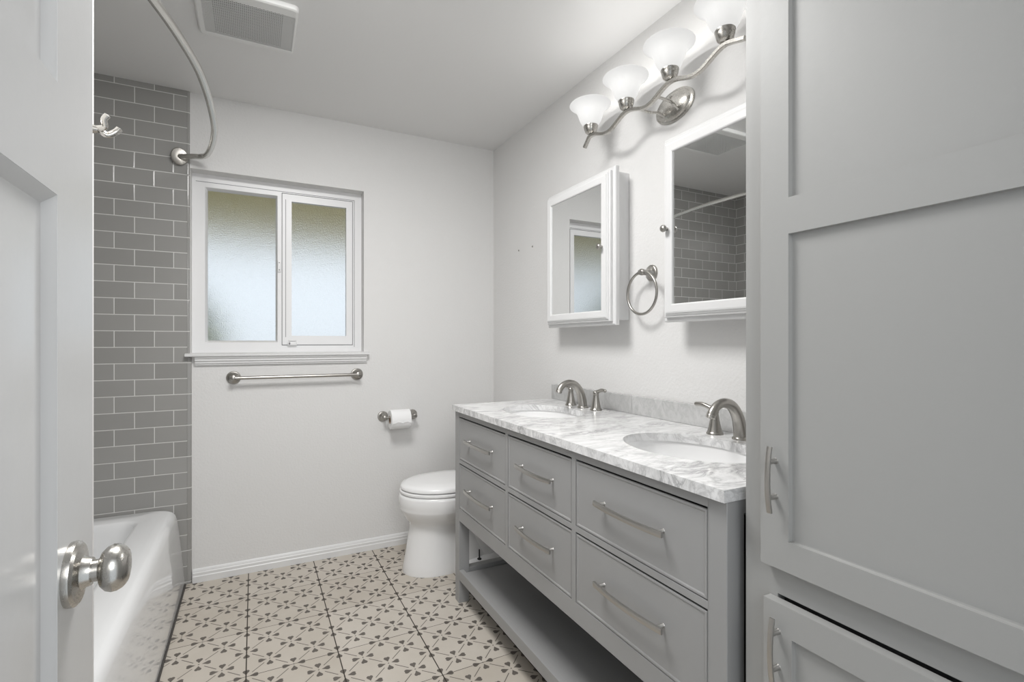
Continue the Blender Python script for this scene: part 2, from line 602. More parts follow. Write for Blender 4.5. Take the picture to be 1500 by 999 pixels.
b = bm_new(); box(b, 0.1500, 0.1525, FY - 0.0068, FY, 1.205, 1.95)
obj('pull_groove', b, M['seal'], sash)
b = bm_new()
box(b, 0.160, 0.207, FY - 0.018, FY - 0.006, 1.160, 1.180, 0.004)
box(b, 0.165, 0.204, FY - 0.024, FY - 0.014, 1.184, 1.190, 0.002)
obj('sash_latch', b, M['vinyl'], sash)
b = bm_new(); box(b, 0.166, 0.173, FY - 0.0186, FY - 0.012, 1.164, 1.176)
obj('latch_slot', b, M['seal'], sash)
b = bm_new(); box(b, 0.112, 0.128, FY - 0.008, FY + 0.001, 1.555, 1.615, 0.002)
lk = obj('sash_lock', b, M['vinyl'], win)
b = bm_new()
for zz in (1.566, 1.605):
    lathe(b, (0.120, FY - 0.008, zz), (0, -1, 0), [(0.003, -0.001), (0.003, 0.0006)], 10)
obj('lock_screws', b, M['seal'], lk)
# stool and apron
b = bm_new()
prof = [(YB + 0.078, 1.110), (YB + 0.078, WZ0 + 0.002), (2.862, WZ0 - 0.002), (2.857, 1.117), (2.857, 1.110), (2.860, 1.106), (YB + 0.078, 1.106)]
xs0, xs1 = -0.298, 0.574
loft(b, [[(xs0, min(y, YB - 0.0005), z) for y, z in prof], [(xs1, min(y, YB - 0.0005), z) for y, z in prof]])
box(b, WX0 + 0.001, WX1 - 0.001, YB - 0.002, FY - 0.0005, 1.1225, WZ0 + 0.002)
struct('trim_2', b, M['trim'], 'white window stool ledge below the frosted window', 'trim')
b = bm_new()
prof = [(YB, 1.1055), (2.866, 1.1055), (2.866, 1.099), (2.872, 1.094), (2.872, 1.085), (2.878, 1.081), (2.878, 1.073), (2.884, 1.068), (2.884, 1.064), (YB, 1.064)]
loft(b, [[(-0.258, y, z) for y, z in prof], [(0.563, y, z) for y, z in prof]])
struct('trim_3', b, M['trim'], 'stepped white moulding under the window ledge', 'trim')

# beyond the window
b = bm_new(); box(b, -3.5, 4.5, 3.10, 4.55, 2.075, 2.13)
box(b, -3.5, 4.5, 4.45, 4.55, 2.00, 2.075)
o = struct('roof_overhang', b, M['soffit'], 'tan patio roof underside blurred behind the top of the frosted panes', 'roof')
b = bm_new(); box(b, -8, 9, 3.1, 14, -0.12, -0.02)
struct('patio_ground', b, M['concrete'], 'pale ground outside below the window', 'ground')
def shrub(cx, cy, h, r, label):
    b = bm_new()
    rnd = random.Random(int(cx * 100))
    for i in range(800):
        th, ph = rnd.uniform(0, 2 * pi), rnd.uniform(-0.2, 1.5)
        rr = r * rnd.uniform(0.6, 1.0)
        p = Vector((cx + rr * cos(th) * cos(ph), cy + rr * sin(th) * cos(ph), h * 0.45 + h * 0.55 * sin(ph)))
        n = Vector((rnd.uniform(-1, 1), rnd.uniform(-1, 1), rnd.uniform(-0.2, 1))).normalized()
        u, w = frame_for(n)
        s = rnd.uniform(0.05, 0.09)
        vs = [b.verts.new(p + q) for q in (u * -s, w * s * 0.5 + n * 0.01, u * s, w * -s * 0.5 + n * 0.01)]
        b.faces.new(vs)
    t = thing('shrub', label, 'shrub', (cx, cy, -0.02))
    obj('foliage', b, M['leaf'], t)
    b = bm_new()
    for k in range(5):
        a = k * 1.26
        tube(b, [(cx + 0.03 * cos(a), cy + 0.03 * sin(a), -0.02), (cx + 0.12 * cos(a), cy + 0.12 * sin(a), h * 0.3), (cx + r * 0.6 * cos(a), cy + r * 0.6 * sin(a), h * 0.75)], [0.02, 0.014, 0.006], 8)
    obj('stem', b, M['cardboard'], t)
shrub(-0.64, 3.70, 1.62, 0.56, 'green shrub blurred behind the lower left of the frosted window')

# ------------------------------------------------------------------ bathtub
def rrect(x0, x1, y0, y1, r, z, n=8):
    out = []
    for cx, cy, a0 in ((x1 - r, y1 - r, 0), (x0 + r, y1 - r, pi / 2), (x0 + r, y0 + r, pi), (x1 - r, y0 + r, 1.5 * pi)):
        for k in range(n + 1):
            a = a0 + pi / 2 * k / n
            out.append((cx + r * cos(a), cy + r * sin(a), z))
    return out
TYE = YB - 0.0105
tub = thing('bathtub', 'white alcove bathtub with a glossy sloping apron beside the tiled wall', 'bathtub', (-0.72, 2.12, 0))
b = bm_new()
x0, y0 = XT + 0.002, YTUB + 0.002
rings = []
for xo, yo, z, r in ((-0.300, 0, 0.0, 0.010), (-0.300, 0, 0.03, 0.012), (-0.312, 0, 0.18, 0.02), (-0.322, 0, 0.29, 0.03), (-0.328, 0, 0.335, 0.035),
                     (-0.334, 0, 0.355, 0.04), (-0.345, 0.004, 0.369, 0.042), (-0.360, 0.008, 0.376, 0.045), (-0.385, 0.012, 0.379, 0.045)):
    rings.append(rrect(x0, xo, y0, TYE - yo, r, z))
for xi, m, z, r in ((-0.452, 0.0, 0.3785, 0.06), (-0.462, 0.006, 0.376, 0.062), (-0.469, 0.012, 0.368, 0.064), (-0.474, 0.018, 0.345, 0.07),
                    (-0.510, 0.06, 0.18, 0.11), (-0.545, 0.10, 0.08, 0.13), (-0.62, 0.18, 0.045, 0.12)):
    rings.append(rrect(-1.045 + m, xi, 1.44 + m * 2.2, 2.772 - m * 0.8, r, z))
loft(b, rings, True, True)
obj('tub_shell', b, M['enamel'], tub, 50)
b = bm_new()
tube(b, [(-0.2965, 1.37, 0.003), (-0.2965, TYE - 0.01, 0.003)], 0.0045, 8)
obj('floor_caulk', b, M['caulk'], tub)

# ------------------------------------------------------------------ shower rod
rod = thing('shower_curtain_rod', 'curved satin metal shower curtain rod above the tub', 'curtain rod', (-0.323, TYE, 2.035))
pts = catmull([(-0.323, TYE - 0.004, 2.072), (-0.300, 2.862, 2.071), (-0.262, 2.840, 2.070), (-0.226, 2.822, 2.070), (-0.200, 2.780, 2.070), (-0.173, 2.658, 2.072), (-0.155, 2.52, 2.075), (-0.147, 2.39, 2.078),
               (-0.150, 2.15, 2.079), (-0.166, 1.938, 2.08), (-0.200, 1.75, 2.08), (-0.236, 1.605, 2.08), (-0.280, 1.46, 2.08), (-0.305, 1.385, 2.08), (-0.325, YTUB + 0.004, 2.08)], 6)
b = bm_new(); tube(b, pts, 0.0128, 18)
obj('rod_tube', b, M['steel_rod'], rod)
for y, s, z in ((TYE, -1, 2.072), (YTUB, 1, 2.08)):
    b = bm_new()
    lathe(b, (-0.325, y, z), (0.35 if s < 0 else 0.0, s, 0), [(0.030, 0.0 if s > 0 else 0.012), (0.036, 0.012), (0.036, 0.016), (0.033, 0.0185), (0.024, 0.0165), (0.014, 0.0160)], 28, sy=1.15)
    obj('wall_flange', b, M['nickel'], rod)

# ------------------------------------------------------------------ open door on the left
DX = -0.165
door = struct_root('door_1', 'open white panelled door with a round satin knob at the left edge', 'door', (DX - 0.018, 0.37, 0.008))
PY = [(0.105, 0.335), (0.395, 0.6155)]
PZ = [(0.24, 1.317), (1.423, 1.92)]
b = bm_new()
holes = [rect(y0, y1, z0, z1) for y0, y1 in PY for z0, z1 in PZ]
plate(b, rect(0.0, 0.731, 0.008, 2.035), holes, YZ, DX - 0.036, DX)
obj('door_slab', b, M['door'], door, 20)
for y0, y1 in PY:
    for z0, z1 in PZ:
        b = bm_new()
        for s, face in ((1, DX), (-1, DX - 0.036)):
            rings = []
            for ins, dep in ((0.0, 0.0004), (0.002, 0.0015), (0.011, 0.009), (0.014, 0.009), (0.020, 0.009), (0.050, 0.003)):
                rings.append([(face - s * dep, a, c) for a, c in rect(y0 + ins, y1 - ins, z0 + ins, z1 - ins)])
            loft(b, rings, False, True)
        obj('door_panel', b, M['door'], door, 12)
b = bm_new()
KY, KZ = 0.652, 0.944
prof = [(0.0315, 0.0), (0.032, 0.003), (0.0315, 0.006), (0.029, 0.0085), (0.022, 0.0095), (0.0165, 0.0105), (0.0145, 0.014), (0.0135, 0.018)]
lathe(b, (DX, KY, KZ), (1, 0, 0), prof, 40)
rose = obj('knob_rosette', b, M['nickel_bright'], door)
b = bm_new(); lathe(b, (DX + 0.0085, KY - 0.010, KZ - 0.016), (1, 0, 0), [(0.0024, -0.001), (0.0024, 0.0012)], 12)
obj('rosette_pin_hole', b, M['black'], rose)
b = bm_new()
prof = [(0.0115, 0.018), (0.0115, 0.028), (0.0125, 0.0285), (0.0185, 0.031), (0.0232, 0.036), (0.0250, 0.0415), (0.0245, 0.047), (0.0220, 0.0525), (0.0190, 0.0555), (0.0172, 0.0568), (0.0165, 0.0565), (0.0155, 0.0575), (0.009, 0.0590), (0.0005, 0.0594)]
prof = [(r * 0.94, h * 0.83) for r, h in prof]
lathe(b, (DX, KY, KZ), (1, 0, 0), prof, 40)
obj('door_knob', b, M['nickel_bright'], door)

# robe hook on the wall past the door
hook = thing('robe_hook', 'small double prong satin robe hook sticking out past the open door edge', 'hook', (XL, 1.295, 1.585))
b = bm_new(); lathe(b, (XL, 1.295, 1.612), (1, 0, 0), [(0.022, 0), (0.022, 0.004), (0.018, 0.008), (0.009, 0.012), (0.007, 0.022)], 24)
obj('hook_plate', b, M['nickel_bright'], hook)
for s, tip, dip in ((-1, (-0.264, 1.280, 1.640), 1.617), (1, (-0.250, 1.306, 1.625), 1.606)):
    b = bm_new()
    pts = catmull([(XL + 0.010, 1.295, 1.613), (XL + 0.022, 1.295 + s * 0.003, 1.614), (XL + 0.034, 1.295 + s * 0.007, dip), (tip[0] - 0.007, tip[1] - s * 0.002, tip[2] - 0.010), tip], 6)
    n = len(pts)
    tube(b, pts, [0.0042 + 0.0022 * sin(pi * min(1, i / (n * 0.62)) * 0.5) - (0.003 if i == n - 1 else 0) for i in range(n)], 14, True, 0.75)
    obj('prong', b, M['nickel_bright'], hook)

# ------------------------------------------------------------------ exhaust fan grille on the ceiling
fan = thing('exhaust_fan_grille', 'white ceiling exhaust fan cover with a diamond mesh grille', 'vent', (-0.023, 2.135, ZC - 0.02))
VX0, VX1, VY0, VY1 = -0.192, 0.146, 1.972, 2.296
b = bm_new()
rings = []
for ins, z in ((0, ZC), (0, ZC - 0.008), (0.003, ZC - 0.015), (0.009, ZC - 0.018)):
    rings.append(rrect(VX0 + ins, VX1 - ins, VY0 + ins, VY1 - ins, 0.02 - ins * 0.6, z, 5))
loft(b, rings, True, False)
MX0, MX1, MY0, MY1 = -0.168, 0.139, 2.022, 2.262
plate(b, [(p[0], p[1]) for p in rings[-1]], [rect(MX0, MX1, MY0, MY1)], XY, ZC - 0.018, ZC - 0.014)
obj('fan_cover', b, M['fan_white'], fan)
for xa, xb in ((MX0, -0.134), (0.096, MX1)):
    b = bm_new(); box(b, xa, xb, MY0, MY1, ZC - 0.010, ZC - 0.0085)
    obj('side_baffle', b, M['fan_white'], fan)
b = bm_new(); box(b, -0.134, 0.096, MY0, MY1, ZC - 0.0088, ZC - 0.0082)  # flat dark sheet in place of the shaded fan opening
obj('fan_opening_shade', b, M['fan_dark'], fan)
b = bm_new()
PXD, PYD = 0.0125, 0.0105
def seg(p, q):
    p, q = Vector(p), Vector(q)
    d = (q - p).normalized()
    w = Vector((-d.y, d.x)) * 0.0009
    lo, hi = ZC - 0.0172, ZC - 0.0148
    loft(b, [[(p.x + w.x, p.y + w.y, lo), (p.x - w.x, p.y - w.y, lo), (p.x - w.x, p.y - w.y, hi), (p.x + w.x, p.y + w.y, hi)],
             [(q.x + w.x, q.y + w.y, lo), (q.x - w.x, q.y - w.y, lo), (q.x - w.x, q.y - w.y, hi), (q.x + w.x, q.y + w.y, hi)]])
W_, H_ = MX1 - MX0, MY1 - MY0
sl = PYD / PXD
k = -int(H_ / sl / PXD) - 1
while MX0 + k * PXD < MX1:
    xa = MX0 + k * PXD
    t0 = max(0, (MX0 - xa) * sl); t1 = min(H_, (MX1 - xa) * sl)
    if t1 - t0 > 0.002:
        seg((xa + t0 / sl, MY0 + t0), (xa + t1 / sl, MY0 + t1))
        seg((xa + t0 / sl, MY1 - t0), (xa + t1 / sl, MY1 - t1))
    k += 1
obj('grille_mesh', b, M['fan_white'], fan)

# ------------------------------------------------------------------ towel bar
def rosette(b, base, axis, R=0.031, post=0.055):
    lathe(b, base, axis, [(R, 0), (R, 0.004), (R * 0.93, 0.008), (R * 0.80, 0.009), (R * 0.76, 0.013), (R * 0.55, 0.018), (R * 0.40, 0.024), (R * 0.33, 0.034), (R * 0.36, post - 0.008), (R * 0.42, post), (R * 0.40, post + 0.006), (R * 0.2, post + 0.009)], 30)
bar = thing('towel_bar', 'brushed nickel towel bar mounted below the frosted window', 'towel bar', (0.21, YB, 0.965))
for x in (-0.093, 0.512):
    b = bm_new(); rosette(b, (x, YB, 0.998), (0, -1, 0), 0.033, 0.050)
    obj('wall_post', b, M['nickel'], bar)
b = bm_new(); tube(b, [(-0.093, YB - 0.050, 0.998), (0.512, YB - 0.050, 0.998)], 0.0085, 16)
obj('bar_rod', b, M['nickel'], bar)

# ------------------------------------------------------------------ paper holder and roll
ph = thing('toilet_paper_holder', 'brushed nickel two post toilet paper holder on the back wall', 'toilet paper holder', (0.743, YB, 0.72))
for x in (0.657, 0.829):
    b = bm_new(); rosette(b, (x, YB, 0.751), (0, -1, 0), 0.030, 0.062)
    obj('wall_post', b, M['nickel'], ph)
b = bm_new(); tube(b, [(0.660, YB - 0.066, 0.751), (0.826, YB - 0.066, 0.751)], 0.0075, 14)
obj('spindle', b, M['nickel'], ph)
roll = thing('toilet_paper_roll', 'white toilet paper roll with a torn sheet on its holder', 'toilet paper', (0.737, YB - 0.066, 0.683))
RC, RR = Vector((0, YB - 0.066, 0.738)), 0.054
def ringx(x, r, n=40):
    return [(x, RC.y + r * cos(2 * pi * k / n), RC.z + r * sin(2 * pi * k / n)) for k in range(n)]
b = bm_new()
loft(b, [ringx(0.682, 0.0225), ringx(0.682, RR - 0.002), ringx(0.684, RR), ringx(0.790, RR), ringx(0.792, RR - 0.002), ringx(0.792, 0.0225), ringx(0.682, 0.0225)], False, False)
obj('paper_roll', b, M['paper'], roll)
b = bm_new()
loft(b, [ringx(0.6815, 0.0228, 24), ringx(0.7925, 0.0228, 24), ringx(0.7925, 0.0212, 24), ringx(0.6815, 0.0212, 24), ringx(0.6815, 0.0228, 24)], False, False)
obj('cardboard_core', b, M['cardboard'], roll)
b = bm_new()
cols = []
NX = 16
for i in range(NX + 1):
    x = 0.6825 + (0.7915 - 0.6825) * i / NX
    end = radians(192) + 0.07 * sin(i * 0.9) + 0.04 * sin(i * 2.3)
    a = [radians(75) + (end - radians(75)) * k / 20 for k in range(21)]
    o_ = [(x, RC.y + (RR + 0.0016 + (0.002 if k == 20 else 0)) * cos(t), RC.z + (RR + 0.0016 + (0.002 if k == 20 else 0)) * sin(t)) for k, t in enumerate(a)]
    i_ = [(x, RC.y + (RR + 0.0006) * cos(t), RC.z + (RR + 0.0006) * sin(t)) for t in reversed(a)]
    cols.append(o_ + i_)
loft(b, cols)
obj('loose_sheet', b, M['paper'], roll)

# ------------------------------------------------------------------ toilet
TCY = 2.53
toi = thing('toilet', 'white two piece toilet with closed lid behind the vanity', 'toilet', (0.95, TCY, 0))
def egg(front, back, bw, z, n=48, p=2.0, xc=None):
    xc = xc if xc is not None else front + bw * 1.28
    out = []
    for k in range(n):
        a = 2 * pi * k / n
        c, s = cos(a), sin(a)
        ex = 2 / p
        L = (xc - front) if c > 0 else (back - xc)
        q = ex if c > 0 else 0.75
        out.append((xc - L * math.copysign(abs(c) ** q, c), TCY + bw * math.copysign(abs(s) ** (ex if c > 0 else 0.75), s), z))
    return out
b = bm_new()
rings = [egg(0.678, 1.16, 0.130, 0.0), egg(0.677, 1.16, 0.131, 0.012), egg(0.684, 1.16, 0.124, 0.05), egg(0.697, 1.15, 0.114, 0.12), egg(0.708, 1.14, 0.108, 0.19), egg(0.714, 1.13, 0.108, 0.235),
         egg(0.708, 1.13, 0.116, 0.255), egg(0.690, 1.13, 0.142, 0.275), egg(0.674, 1.14, 0.166, 0.300), egg(0.666, 1.14, 0.178, 0.320), egg(0.663, 1.15, 0.181, 0.328), egg(0.664, 1.15, 0.182, 0.332),
         egg(0.660, 1.16, 0.187, 0.345), egg(0.660, 1.16, 0.188, 0.385), egg(0.664, 1.16, 0.186, 0.397), egg(0.675, 1.16, 0.178, 0.402)]
loft(b, rings)
obj('bowl_and_pedestal', b, M['porcelain'], toi, 50)
b = bm_new()
loft(b, [rrect(0.935, 1.20, TCY - 0.140, TCY + 0.140, 0.05, 0.0), rrect(0.935, 1.20, TCY - 0.140, TCY + 0.140, 0.05, 0.030), rrect(0.94, 1.19, TCY - 0.134, TCY + 0.134, 0.05, 0.040), rrect(0.945, 1.18, TCY - 0.115, TCY + 0.115, 0.05, 0.046)])
loft(b, [rrect(1.00, 1.19, TCY - 0.095, TCY + 0.095, 0.05, 0.04), rrect(0.98, 1.20, TCY - 0.10, TCY + 0.10, 0.05, 0.24), rrect(0.95, 1.21, TCY - 0.13, TCY + 0.13, 0.05, 0.33), rrect(0.95, 1.335, TCY - 0.16, TCY + 0.16, 0.05, 0.37), rrect(0.98, 1.335, TCY - 0.16, TCY + 0.16, 0.05, 0.402)])
obj('trapway_foot', b, M['porcelain'], toi, 50)
b = bm_new()
loft(b, [egg(0.670, 1.10, 0.181, 0.4035), egg(0.664, 1.10, 0.187, 0.408), egg(0.664, 1.10, 0.187, 0.4165), egg(0.672, 1.10, 0.180, 0.4200)])
obj('toilet_seat', b, M['plastic'], toi, 50)
b = bm_new()
loft(b, [egg(0.676, 1.09, 0.176, 0.4240), egg(0.668, 1.095, 0.184, 0.4275), egg(0.668, 1.095, 0.184, 0.438), egg(0.674, 1.09, 0.179, 0.446), egg(0.70, 1.07, 0.158, 0.453), egg(0.76, 1.03, 0.10, 0.457)])
obj('toilet_lid', b, M['plastic'], toi, 50)
b = bm_new()
loft(b, [rrect(1.165, 1.335, TCY - 0.19, TCY + 0.19, 0.03, 0.403), rrect(1.150, 1.338, TCY - 0.205, TCY + 0.205, 0.03, 0.50), rrect(1.145, 1.338, TCY - 0.21, TCY + 0.21, 0.03, 0.72)])
obj('tank', b, M['porcelain'], toi, 50)
b = bm_new()
loft(b, [rrect(1.135, 1.340, TCY - 0.22, TCY + 0.22, 0.03, 0.721), rrect(1.133, 1.342, TCY - 0.222, TCY + 0.222, 0.03, 0.738), rrect(1.145, 1.338, TCY - 0.21, TCY + 0.21, 0.03, 0.750)])
obj('tank_lid', b, M['porcelain'], toi, 50)
b = bm_new(); lathe(b, (1.048, TCY - 0.123, 0.040), (0, 0, 1), [(0.012, 0.0), (0.012, 0.004), (0.006, 0.008), (0.0035, 0.010), (0.0035, 0.052)], 14)
o = obj('floor_bolt', b, M['black'], toi)
o['label'] = 'bare black floor bolt'

# ------------------------------------------------------------------ vanity cabinet
VF, VB = 0.820, 1.335
VY0_, VY1_ = 0.675, 2.158
van = thing('bathroom_vanity', 'gray painted six drawer double vanity with an open bottom shelf', 'vanity cabinet', (1.08, 1.416, 0))
LEG = 0.0455
for y in (VY0_, VY1_ - LEG):
    for x in (VF, VB - 0.05):
        b = bm_new(); box(b, x, x + 0.050, y, y + LEG, 0.0, 0.8655, 0.0012, 1)
        obj('leg', b, M['vanity'], van)
cols_y = [(1.646, 2.1105), (1.214, 1.626), (0.7225, 1.193)]
rows_z = [(0.650, 0.8425), (0.430, 0.6335)]
b = bm_new()
plate(b, rect(VY0_ + LEG, VY1_ - LEG, 0.373, 0.8655), [rect(a, c, d, e) for a, c in cols_y for d, e in rows_z], YZ, VF + 0.0008, VF + 0.022)
obj('face_frame', b, M['vanity'], van, 20)
b = bm_new()
box(b, VF + 0.06, VB - 0.002, VY0_ + LEG + 0.04, VY1_ - LEG - 0.002, 0.376, 0.392)
box(b, VF + 0.06, VB - 0.002, VY0_ + LEG + 0.04, VY0_ + LEG + 0.052, 0.392, 0.70)
box(b, VF + 0.06, VB - 0.002, VY1_ - LEG - 0.014, VY1_ - LEG - 0.002, 0.392, 0.70)
box(b, VB - 0.012, VB - 0.002, VY0_ + LEG + 0.052, VY1_ - LEG - 0.014, 0.392, 0.70)
box(b, VF + 0.0222, VF + 0.030, VY0_ + LEG + 0.001, VY1_ - LEG - 0.001, 0.376, 0.864)  # dark backing sheet, paints the shade in the gaps round the drawers
obj('drawer_shell_shade_backing', b, M['inside_shade'], van)
b = bm_new(); box(b, VF + 0.050, VB - 0.05, VY0_ + 0.001, VY0_ + 0.02, 0.836, 0.8655)
obj('side_rail', b, M['vanity'], van)
b = bm_new(); box(b, VF + 0.022, VB, VY1_ - LEG + 0.010, VY1_ - 0.002, 0.373, 0.8655)
obj('side_panel', b, M['vanity'], van)
b = bm_new(); box(b, VF + 0.0225, VB - 0.01, VY0_ + LEG + 0.0005, VY1_ - LEG - 0.0005, 0.112, 0.132)
obj('bottom_shelf', b, M['vanity'], van)
b = bm_new()
box(b, VF + 0.001, VF + 0.022, VY0_ + LEG, VY1_ - LEG, 0.106, 0.150, 0.001, 1)
box(b, VB - 0.030, VB - 0.010, VY0_ + LEG, VY1_ - LEG, 0.1325, 0.150, 0.001, 1)
box(b, VF + 0.050, VB - 0.050, VY1_ - LEG + 0.006, VY1_ - 0.004, 0.106, 0.150, 0.001, 1)
box(b, VF + 0.050, VB - 0.050, VY0_ + 0.004, VY0_ + LEG - 0.006, 0.106, 0.150, 0.001, 1)
obj('shelf_rail', b, M['vanity'], van)

def pull(parent, center, half, along, out, mat, proj=0.028, rise=0.010, hw=0.0062, hh=0.0030, post_at=0.74):
    """arched flat bar pull"""
    c, al, ou = Vector(center), Vector(along), Vector(out)
    side = al.cross(ou)
    pts = []
    for k in range(21):
        t = -1 + k / 10
        pts.append(c + al * half * t + ou * (proj - rise * t * t))
    b = bm_new(); sweep_rect(b, pts, side, hw, hh)
    h = obj('handle', b, mat, parent)
    for s in (-1, 1):
        b = bm_new(); t = s * post_at
        lathe(b, c + al * half * t, ou, [(0.0055, 0.0), (0.0045, 0.002), (0.0045, proj - rise * t * t - 0.002)], 12)
        obj('handle_post', b, mat, h)
    return h
for (y0, y1), hl in zip(cols_y, (0.131, 0.115, 0.125)):
    for z0, z1 in rows_z:
        b = bm_new()
        g = 0.0022
        rings = []
        for ins, d in ((0, 0.0065), (0, 0.0035), (0.0008, 0.0015), (0.005, 0.0015), (0.008, 0.0035)):
            rings.append([(VF + d, a, c) for a, c in rect(y0 + g + ins, y1 - g - ins, z0 + g + ins, z1 - 0.0060 - ins)])
        loft(b, rings)
        dr = obj('drawer', b, M['vanity'], van, 15)
        pull(dr, (VF + 0.0035, (y0 + y1) / 2, (z0 + z1) / 2 + 0.004), hl, (0, 1, 0), (-1, 0, 0), M['nickel_pull'], 0.030, 0.009, 0.0066, 0.0036, 0.86)

# countertop, backsplash, sinks, faucets
CZ0, CZ1 = 0.8668, 0.8915
SINKS = [(1.066, 1.795), (1.066, 1.005)]
SA, SB = 0.207, 0.148
top = thing('marble_countertop', 'white gray veined marble countertop on the vanity with two oval sink cutouts', 'countertop', (1.08, 1.414, CZ0))
def ell(cx, cy, bx, ay, n=56):
    return [(cx + bx * cos(2 * pi * k / n), cy + ay * sin(2 * pi * k / n)) for k in range(n)]
b = bm_new()
e = 0.002
plate(b, rect(0.8037 + e, XR - 0.0005, 0.668 + e, 2.163 - e), [ell(cx, cy, SB + e, SA + e) for cx, cy in SINKS], XY, CZ0, CZ1)
for v in b.verts:      # eased top edge
    pass
# rounded nosing strip along the front and ends
bmesh.ops.bevel(b, geom=[ed for ed in b.edges if abs(ed.verts[0].co.z - CZ1) < 1e-6 and abs(ed.verts[1].co.z - CZ1) < 1e-6 and len(ed.link_faces) == 2 and ed.calc_face_angle(0) > 0.8],
                offset=0.003, segments=3, profile=0.5, affect='EDGES')
obj('worktop', b, M['marble'], top, 40)
for y0, y1, mt, lab in ((1.5585, 2.163, 'splash2', 'gray marble backsplash strip behind the far faucet, the darker piece'), (0.668, 1.5575, 'splash', 'gray marble backsplash strip behind the near faucet, the lighter longer piece')):
    b = bm_new(); box(b, XR - 0.0205, XR - 0.0005, y0, y1, CZ1 + 0.0002, 0.9640, 0.0012, 1)
    tag(obj('backsplash', b, M[mt]), lab, 'backsplash', 'marble backsplash pieces on the counter')
def make_sink(cx, cy, label):
    t = thing('sink_basin', label, 'sink', (cx, cy, CZ0 - 0.15), 'oval sink basins')
    b = bm_new()
    ins, outs = [], []
    D = 0.135
    for k in range(15):
        a = k / 14 * pi / 2
        s = max(cos(a) ** 0.62, 0.10)
        z = CZ0 - 0.0005 - D * sin(a) ** 0.9
        ins.append([(x, y, z) for x, y in ell(cx, cy, (SB + 0.006) * s, (SA + 0.006) * s)])
        outs.append([(x, y, z - 0.010 if k else z) for x, y in ell(cx, cy, (SB + 0.018) * s, (SA + 0.018) * s)])
    loft(b, list(reversed(outs)) + ins, True, True)
    obj('bowl', b, M['porcelain'], t, 50)
    b = bm_new(); lathe(b, (cx, cy, CZ0 - D - 0.0002), (0, 0, 1), [(0.021, -0.001), (0.021, 0.002), (0.017, 0.003), (0.012, 0.002), (0.0005, 0.0015)], 24)
    obj('drain', b, M['nickel'], t)
    return t
make_sink(*SINKS[0], 'white oval sink basin at the far end of the counter near the toilet')
make_sink(*SINKS[1], 'white oval sink basin at the near end of the counter beside the tall cabinet')

def make_faucet(cx, cy, label):
    t = thing('faucet', label, 'faucet', (cx, cy, CZ1), 'widespread faucets on the counter')
    b = bm_new()
    lathe(b, (cx, cy, CZ1), (0, 0, 1), [(0.0245, 0), (0.0245, 0.004), (0.022, 0.007), (0.0195, 0.009)], 28)
    pts = catmull([(cx, cy, CZ1 + 0.004), (cx - 0.004, cy, CZ1 + 0.035), (cx - 0.016, cy, CZ1 + 0.072), (cx - 0.040, cy, CZ1 + 0.101), (cx - 0.072, cy, CZ1 + 0.111),
                   (cx - 0.100, cy, CZ1 + 0.104), (cx - 0.118, cy, CZ1 + 0.088), (cx - 0.124, cy, CZ1 + 0.076)], 5)
    n = len(pts)
    rad = [0.0205 - 0.0075 * min(1, i / (n * 0.62)) for i in range(n)]
    tube(b, pts, rad, 20)
    sp = obj('spout', b, M['nickel'], t, 50)
    b = bm_new()
    d = (pts[-1] - pts[-2]).normalized()
    lathe(b, pts[-1] - d * 0.003, d, [(0.0138, 0), (0.0142, 0.002), (0.0138, 0.0085), (0.011, 0.009), (0.010, 0.006)], 20)
    obj('aerator', b, M['nickel_bright'], sp)
    for s in (-1, 1):
        hy = cy + s * 0.094
        b = bm_new()
        lathe(b, (cx, hy, CZ1), (0, 0, 1), [(0.0250, 0), (0.0250, 0.004), (0.0232, 0.006), (0.0215, 0.010), (0.0185, 0.022), (0.0145, 0.042), (0.0118, 0.058), (0.0112, 0.064)], 28)
        h = obj('handle', b, M['nickel'], t, 50)
        b = bm_new()
        lathe(b, (cx, hy, CZ1 + 0.0645), (0, 0, 1), [(0.0115, 0), (0.0125, 0.003), (0.0120, 0.010), (0.009, 0.016), (0.002, 0.0185)], 22)
        pts2 = catmull([(cx, hy, CZ1 + 0.076), (cx - 0.002, hy + s * 0.018, CZ1 + 0.081), (cx - 0.004, hy + s * 0.045, CZ1 + 0.088), (cx - 0.006, hy + s * 0.074, CZ1 + 0.087)], 5)
        m_ = len(pts2)
        tube(b, pts2, [0.0062 + 0.0012 * sin(pi * i / (m_ - 1)) for i in range(m_ - 1)] + [0.004], 14)
        obj('lever', b, M['nickel'], h, 50)
    return t
make_faucet(1.276, 1.800, 'brushed nickel faucet set at the far sink nearest the toilet')
make_faucet(1.276, 1.002, 'brushed nickel faucet set at the near sink, partly behind the tall cabinet')

